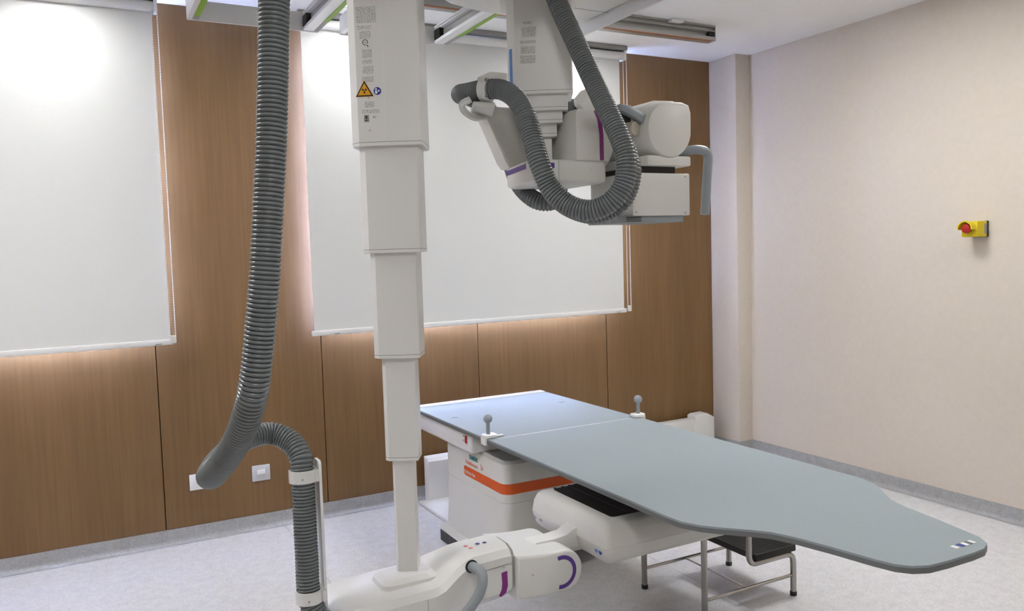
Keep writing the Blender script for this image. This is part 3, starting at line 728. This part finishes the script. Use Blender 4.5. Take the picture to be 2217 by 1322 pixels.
# ------------------------------------------------------------------ corrugated hoses
def hose(pts, r, pitch, label, group=None):
    p = resample(catmull(pts, 24), pitch/6)
    n = len(p); amp = r*0.15
    rad = []
    for i in range(n):
        ph = (i % 6)/6.0
        rad.append(r-amp*(1-abs(math.sin(PI*ph)))**1.3*1.0)
    bm = sweep(bmesh.new(), p, rad, 28)
    return thing('corrugated_hose', bm, HOSEM, label, 'hose', group, ang=80)
H1 = [(0.426, 1.857, 2.139), (0.417, 1.854, 2.047), (0.406, 1.849, 1.895), (0.394, 1.843, 1.742), (0.379, 1.84, 1.59), (0.363, 1.837, 1.437), (0.347, 1.846, 1.304), (0.333, 1.857, 1.201), (0.324, 1.891, 1.139), (0.315, 1.948, 1.079), (0.303, 2.029, 1.02), (0.287, 2.113, 0.965), (0.276, 2.207, 0.919), (0.285, 2.303, 0.902), (0.331, 2.393, 0.922), (0.407, 2.446, 0.952), (0.48, 2.464, 0.955), (0.528, 2.437, 0.932), (0.549, 2.4, 0.896), (0.551, 2.384, 0.853), (0.55, 2.376, 0.737), (0.548, 2.366, 0.601), (0.547, 2.358, 0.485), (0.561, 2.346, 0.429), (0.599, 2.333, 0.376)]
H1 = [(0.545, 1.935, 2.47), (0.47, 1.885, 2.36), (0.442, 1.866, 2.25)] + H1[:-1] + [(0.585, 2.345, 0.395), (0.625, 2.36, 0.372)]
hose(H1, 0.0345, 0.0101, 'thick grey corrugated hose hanging at the left and looping into upright clamps')
H2 = [(1.395, 2.302, 2.388), (1.404, 2.266, 2.276), (1.424, 2.199, 2.139), (1.442, 2.135, 2.012), (1.445, 2.056, 1.893), (1.45, 2.0, 1.803), (1.451, 1.972, 1.732), (1.439, 1.973, 1.666), (1.408, 1.997, 1.615), (1.364, 2.041, 1.593), (1.318, 2.091, 1.613), (1.28, 2.126, 1.664), (1.256, 2.144, 1.732), (1.251, 2.176, 1.812), (1.25, 2.216, 1.895), (1.245, 2.269, 1.956), (1.226, 2.328, 1.993), (1.194, 2.379, 2.001), (1.169, 2.449, 2.002), (1.183, 2.545, 2.015), (1.265, 2.645, 2.03), (1.364, 2.70, 2.0), (1.432, 2.70, 1.893), (1.447, 2.685, 1.80), (1.460, 2.645, 1.715), (1.485, 2.57, 1.658), (1.538, 2.545, 1.655), (1.60, 2.60, 1.70), (1.645, 2.68, 1.80), (1.655, 2.69, 1.92), (1.66, 2.64, 1.99), (1.668, 2.58, 2.005)]
hose(H2, 0.0325, 0.0098, 'grey corrugated hose drooping in a loop in front of the rear column')
H3 = [(1.506, 2.061, 1.802), (1.519, 2.051, 1.756), (1.518, 2.037, 1.709), (1.503, 2.04, 1.65), (1.473, 2.063, 1.602), (1.423, 2.112, 1.583), (1.388, 2.189, 1.607), (1.403, 2.31, 1.654), (1.44, 2.43, 1.71)]
hose(H3, 0.030, 0.0098, 'short grey corrugated hose tucked behind the drooping loop')

# ------------------------------------------------------------------ patient table
tb = empty('patient_table', (1.96, 3.45, 0), 'long blue-grey patient table on a white pedestal with orange stripe', 'table')
outl = [(1.555, 4.06), (1.555, 1.95), (1.560, 1.885), (1.585, 1.825), (1.625, 1.775), (1.680, 1.715), (1.715, 1.672), (1.738, 1.610), (1.764, 1.502), (1.786, 1.385), (1.800, 1.335), (1.825, 1.303), (1.865, 1.284), (1.93, 1.278), (2.035, 1.276),
        (2.090, 1.280), (2.130, 1.298), (2.158, 1.335), (2.175, 1.400), (2.200, 1.502), (2.222, 1.610), (2.243, 1.672), (2.275, 1.720), (2.320, 1.775), (2.352, 1.825), (2.368, 1.885), (2.372, 1.95), (2.372, 4.06)]
obj('table_top', prism(bmesh.new(), outl, 'z', 0.643, 0.650), TOPM, tb)
cx_, cy_ = 1.963, 2.7
obj('edge_band', prism(bmesh.new(), [(cx_+(x-cx_)*1.001, y if y > 2 else y-0.001) for x, y in outl], 'z', 0.629, 0.6435), EDGEM, tb)
obj('head_bar', B(1.545, 2.372, 4.06, 4.118, 0.60, 0.655, 0.008, 3), BRIGHTW, tb)
obj('under_frame', B(1.572, 2.355, 3.395, 4.10, 0.534, 0.629, 0.014, 3), WHITE, tb)
TT = Face((0, 0, 0.65), (1, 0, 0), (0, 1, 0))
obj('centre_line', TT.rect(1.60, 2.335, 3.166, 3.1705), BRIGHTW, tb)
for x, y in ((1.615, 3.70), (2.26, 3.72)): obj('top_slot', TT.rect(x, x+0.03, y, y+0.012, 0.0, 0.0008), EDGEM, tb)
for x, m_ in ((2.025, BRIGHTW), (2.05, SIGNBLUE), (2.068, BRIGHTW), (2.085, EDGEM), (2.098, BRIGHTW)): obj('foot_symbol', TT.rect(x, x+0.014, 1.315, 1.335), m_, tb)
# pedestal
pp = lambda e: rrect(1.62+e, 2.305-e, 3.160+e, 3.822-e, 0.045, 6)
bm = bmesh.new(); rings = []
for z, e, dx in ((0.070, -0.012, 0), (0.12, -0.008, 0), (0.20, -0.003, 0), (0.346, 0.0, 0), (0.347, 0.0018, 0), (0.3495, 0.0018, 0), (0.3505, 0.0, 0), (0.50, 0.0, 0), (0.522, 0.006, 0), (0.535, 0.022, 0)):
    rings.append([bm.verts.new((x, y, z)) for x, y in pp(e)])
nn = len(rings[0])
for i in range(len(rings)-1):
    for k in range(nn): bm.faces.new((rings[i][k], rings[i][(k+1) % nn], rings[i+1][(k+1) % nn], rings[i+1][k]))
bm.faces.new(rings[0][::-1]); bm.faces.new(rings[-1])
ped = obj('pedestal', bm, WHITE2, tb, 30)
obj('base_flange', prism(bmesh.new(), rrect(1.560, 2.33, 3.215, 3.845, 0.05), 'z', 0.068, 0.078, 0.003, 1), WHITE, tb)
pl = obj('plinth', prism(bmesh.new(), rrect(1.575, 2.28, 3.42, 3.83, 0.02), 'z', 0.0, 0.0685), BLACK, tb)
obj('plinth_joint', B(1.5735, 1.5755, 3.694, 3.698, 0.002, 0.067), EDGEM, pl)
# orange band wrapping the front-left corner
path = [(1.62, 3.588), (1.62, 3.205)] + [(1.665+0.045*math.cos(R(a)), 3.205+0.045*math.sin(R(a))) for a in range(195, 271, 15)] + [(1.985, 3.160)]
bm = bmesh.new(); prev = None; n_ = len(path)
for i, (x, y) in enumerate(path):
    d = Vector(path[min(i+1, n_-1)])-Vector(path[max(i-1, 0)]); nrm = Vector((d.y, -d.x)).normalized()
    if nrm.dot(Vector((x-1.95, y-3.5))) < 0: nrm = -nrm
    z0, z1 = 0.389, 0.436
    if i == 0: z0, z1 = 0.398, 0.428
    q = [bm.verts.new((x+nrm.x*h, y+nrm.y*h, z)) for h, z in ((-0.001, z0), (0.0012, z0), (0.0012, z1), (-0.001, z1))]
    if i == 0:
        q2 = q
        qq = [bm.verts.new((x+nrm.x*h, y-0.008, z)) for h, z in ((-0.001, 0.389), (0.0012, 0.389), (0.0012, 0.436), (-0.001, 0.436))]
        for j in range(4): bm.faces.new((q[j], q[(j+1) % 4], qq[(j+1) % 4], qq[j]))
        bm.faces.new(q[::-1]); prev = qq; continue
    for j in range(4): bm.faces.new((prev[j], prev[(j+1) % 4], q[(j+1) % 4], q[j]))
    prev = q
bm.faces.new(prev)
ob = obj('orange_stripe', bm, ORANGE, ped)
PL = Face((1.6185, 0, 0), (0, -1, 0), (0, 0, 1))
PL.text('SIEMENS', -3.520, 0.482, 0.029, TEAL, ped, 'maker_lettering', bold=True, squash=0.86)
PL.text('Healthineers', -3.566, 0.451, 0.028, SALMON, ped, 'maker_lettering', squash=0.98)
hd = Face((1.6185, 0, 0), (0, -1, 0), (0, 0, 1))
for k, (a, b) in enumerate(((-3.392, 0.472), (-3.382, 0.472), (-3.372, 0.468), (-3.384, 0.464), (-3.394, 0.464), (-3.388, 0.456), (-3.378, 0.459), (-3.392, 0.480))):
    obj('logo_dot', hd.circ(a, b, 0.0026, 0.0006, 0.0006, 8), SALMON, ped)
PL.text('Multitom Rax', -3.578, 0.4035, 0.022, BRIGHTW, ob, 'stripe_lettering', h=0.002, squash=1.0)
UF = Face((1.572, 0, 0), (0, -1, 0), (0, 0, 1))
sw = obj('red_switch', UF.poly([(-3.452, 0.572), (-3.425, 0.572), (-3.425, 0.622), (-3.452, 0.622)], 0.0, 0.003), WHITE, tb)
obj('switch_rocker', UF.poly([(-3.449, 0.580), (-3.431, 0.580), (-3.431, 0.616), (-3.449, 0.616)], 0.002, 0.005), RED, sw)
obj('switch_symbol', UF.circ(-3.478, 0.606, 0.006, 0.0, 0.0008, 10), GREYST, tb); obj('switch_symbol', UF.circ(-3.478, 0.586, 0.006, 0.0, 0.0008, 10), GREYST, tb)

def peg(x, y, side, label):
    t = empty('clamp_peg', (x, y, 0.65), label, 'grip', 'grips clamped to the table edges')
    s = side
    bm = bmesh.new()
    prism(bm, rrect(min(x-0.028*s, x+0.036*s), max(x-0.028*s, x+0.036*s), y-0.026, y+0.026, 0.012), 'z', 0.6515, 0.668, 0.003, 1)
    obj('clamp', bm, BRIGHTW, t)
    x0, x1 = sorted((x-0.028*s, 1.553 if s > 0 else 2.374)); 
    if x1-x0 < 0.004: x0, x1 = (1.545, 1.553) if s > 0 else (2.374, 2.382)
    obj('clamp_jaw', B(x0, x1, y-0.022, y+0.022, 0.622, 0.655, 0.002), BRIGHTW, t)
    if s > 0: obj('pointer', B(x+0.03, x+0.075, y-0.006, y+0.006, 0.6515, 0.658, 0.002), BRIGHTW, t)
    prof = [(0.0095, 0.0), (0.0085, 0.01), (0.0085, 0.05), (0.011, 0.056)]
    obj('stem', lathe(bmesh.new(), prof, (x, y, 0.667), (0, 0, 1), 18), GREYP, t)
    hc = 0.070; r_ = 0.0205
    prof = [(0.0108, 0.054)] + [(r_*math.cos(R(a)), hc+r_*math.sin(R(a))) for a in range(-40, 81, 15)] + [(0.002, hc+r_)]
    obj('ball', lathe(bmesh.new(), prof, (x, y, 0.667), (0, 0, 1), 20), GREYP, t)
peg(1.570, 3.205, 1, 'grey ball-topped grip clamped to the near edge of the patient table')
peg(2.375, 3.175, -1, 'grey ball-topped grip clamped to the far edge of the patient table')

# ------------------------------------------------------------------ step stool
st = empty('step_stool', (2.34, 2.58, 0), 'two-step steel stool with black ribbed treads under the table', 'stool')
TR = 0.0125; ZS1, ZS2 = 0.182, 0.372
XA, XM, XB = 2.090, 2.325, 2.574; YN, YFR = 2.388, 2.772
for y in (YN, YFR):
    p = bendpath([(XB, y, 0.012), (XB, y, ZS1), (XM, y, ZS1), (XM, y, ZS2), (XA, y, ZS2), (XA, y, 0.012)], 0.042, 6)
    obj('side_frame', sweep(bmesh.new(), resample(p, 0.008), TR, 12), STEEL, st)
    obj('side_bar', sweep(bmesh.new(), [Vector((XA, y, 0.088)), Vector((XB, y, 0.088))], 0.007, 10), STEEL, st)
    for x in (XA, XB): obj('foot', lathe(bmesh.new(), [(0.0138, 0.0), (0.0145, 0.003), (0.0145, 0.016), (0.0128, 0.018)], (x, y, 0), (0, 0, 1), 14), BLACK, st)
obj('cross_rod', sweep(bmesh.new(), [Vector((XM-0.01, YN, 0.088)), Vector((XM-0.01, YFR, 0.088))], 0.0038, 8), STEEL, st)
for x0, x1, z in ((XM+0.028, XB+0.004, ZS1), (XA-0.004, XM-0.012, ZS2)):
    tr = obj('tread', B(x0, x1, YN-0.012, YFR+0.012, z+TR-0.002, z+TR+0.026, 0.004), RUBBER, st)
    b2 = bmesh.new(); n_ = 15
    for k in range(n_):
        x = x0+0.012+(x1-x0-0.024)*k/(n_-1); box(b2, x-0.003, x+0.003, YN-0.004, YFR+0.004, z+TR+0.0255, z+TR+0.028)
    obj('tread_ribs', b2, RUBBER, tr)

# ------------------------------------------------------------------ wall things
es = empty('emergency_stop', (XR, 2.60, 1.52), 'yellow emergency stop box with red mushroom button on the cream wall', 'emergency stop')
y0, y1, z0, z1 = 2.560, 2.645, 1.478, 1.560
obj('back_plate', B(XR-0.014, XR-0.001, y0-0.002, y1+0.002, z0-0.001, z1+0.001, 0.003), BLACK, es)
obj('box', B(XR-0.098, XR-0.0135, y0, y1, z0, z1, 0.004), YELLOW, es)
bm = bmesh.new(); yc, zc = (y0+y1)/2, 1.522
for k in range(20):
    a0, a1 = R(-8+196*k/20), R(-8+196*(k+1)/20); f = []
    for xx in (XR-0.140, XR-0.096):
        for a, r_ in ((a0, 0.034), (a1, 0.034), (a1, 0.040), (a0, 0.040)): f.append(bm.verts.new((xx, yc+r_*math.cos(a), zc+r_*math.sin(a))))
    for q in ((0, 1, 2, 3), (7, 6, 5, 4), (0, 4, 5, 1), (2, 6, 7, 3)): bm.faces.new([f[i] for i in q])
bmesh.ops.remove_doubles(bm, verts=bm.verts, dist=1e-5)
obj('guard', bm, YELLOW, es)
obj('button', lathe(bmesh.new(), [(0.010, 0.0), (0.010, 0.012), (0.024, 0.014), (0.026, 0.022), (0.022, 0.032), (0.012, 0.036)], (XR-0.098, yc, zc), (-1, 0, 0), 24), RED, es)
ESF = Face((0, y0, 0), (1, 0, 0), (0, 0, 1))
obj('side_label', ESF.rect(XR-0.038, XR-0.017, 1.494, 1.546, 0.0, 0.0008), GREYST, es)

ws = empty('wall_socket', (0.50, YB, 0.31), 'white square power socket low on the wood panel behind the hose loop', 'socket')
obj('plate', B(0.453, 0.558, YB-0.010, YB-0.0005, 0.270, 0.354, 0.003), BRIGHTW, ws)
obj('socket_well', lathe(bmesh.new(), [(0.021, 0), (0.021, 0.003), (0.018, 0.0035)], (0.505, YB-0.0095, 0.312), (0, -1, 0), 24), WHITE2, ws)
obj('socket_core', disc((0.505, YB-0.013, 0.312), (0, -1, 0), 0.0165, 0.0006, 24), GREYST, ws)
for dx in (-0.008, 0.008): obj('pin_hole', disc((0.505+dx, YB-0.0136, 0.312), (0, -1, 0), 0.0028, 0.0005, 10), BLACK, ws)
dp = empty('data_outlet', (0.82, YB, 0.31), 'white square outlet plate with a raised middle on the wood panel', 'outlet')
obj('plate', B(0.771, 0.867, YB-0.010, YB-0.0005, 0.266, 0.352, 0.003), mat('pale_grey_plastic', (0.55, 0.555, 0.57), 0.4), dp)
obj('insert', B(0.794, 0.844, YB-0.012, YB-0.009, 0.286, 0.332, 0.001), MATS['pale_grey_plastic'], dp)
obj('flap', B(0.798, 0.840, YB-0.019, YB-0.011, 0.304, 0.326, 0.002), BRIGHTW, dp)

cbx = empty('cable_box', (1.86, 4.42, 0), 'white rounded cable box by the wood wall, left behind the pedestal', 'cable box')
obj('cover', prism(bmesh.new(), [(4.40, 0.0), (4.40, 0.25), (4.415, 0.268), (4.47, 0.272), (4.47, 0.0)], 'x', 1.755, 2.05, 0.006, 2), BRIGHTW, cbx)
obj('floor_duct', B(1.70, 2.02, 3.88, 4.43, 0.001, 0.022, 0.006, 2), BRIGHTW, cbx)
tk = empty('wall_trunking', (3.7, 4.42, 0), 'low white trunking with taller end box beyond the table, near the pilaster', 'trunking')
obj('channel', B(2.60, 3.78, 4.40, 4.475, 0.001, 0.252, 0.008, 2), WHITE2, tk)
obj('end_box', prism(bmesh.new(), [(3.778, 0.0), (3.778, 0.272), (3.80, 0.282), (3.89, 0.284), (3.952, 0.250), (3.952, 0.0)], 'y', 4.385, 4.475, 0.005, 2), WHITE2, tk)
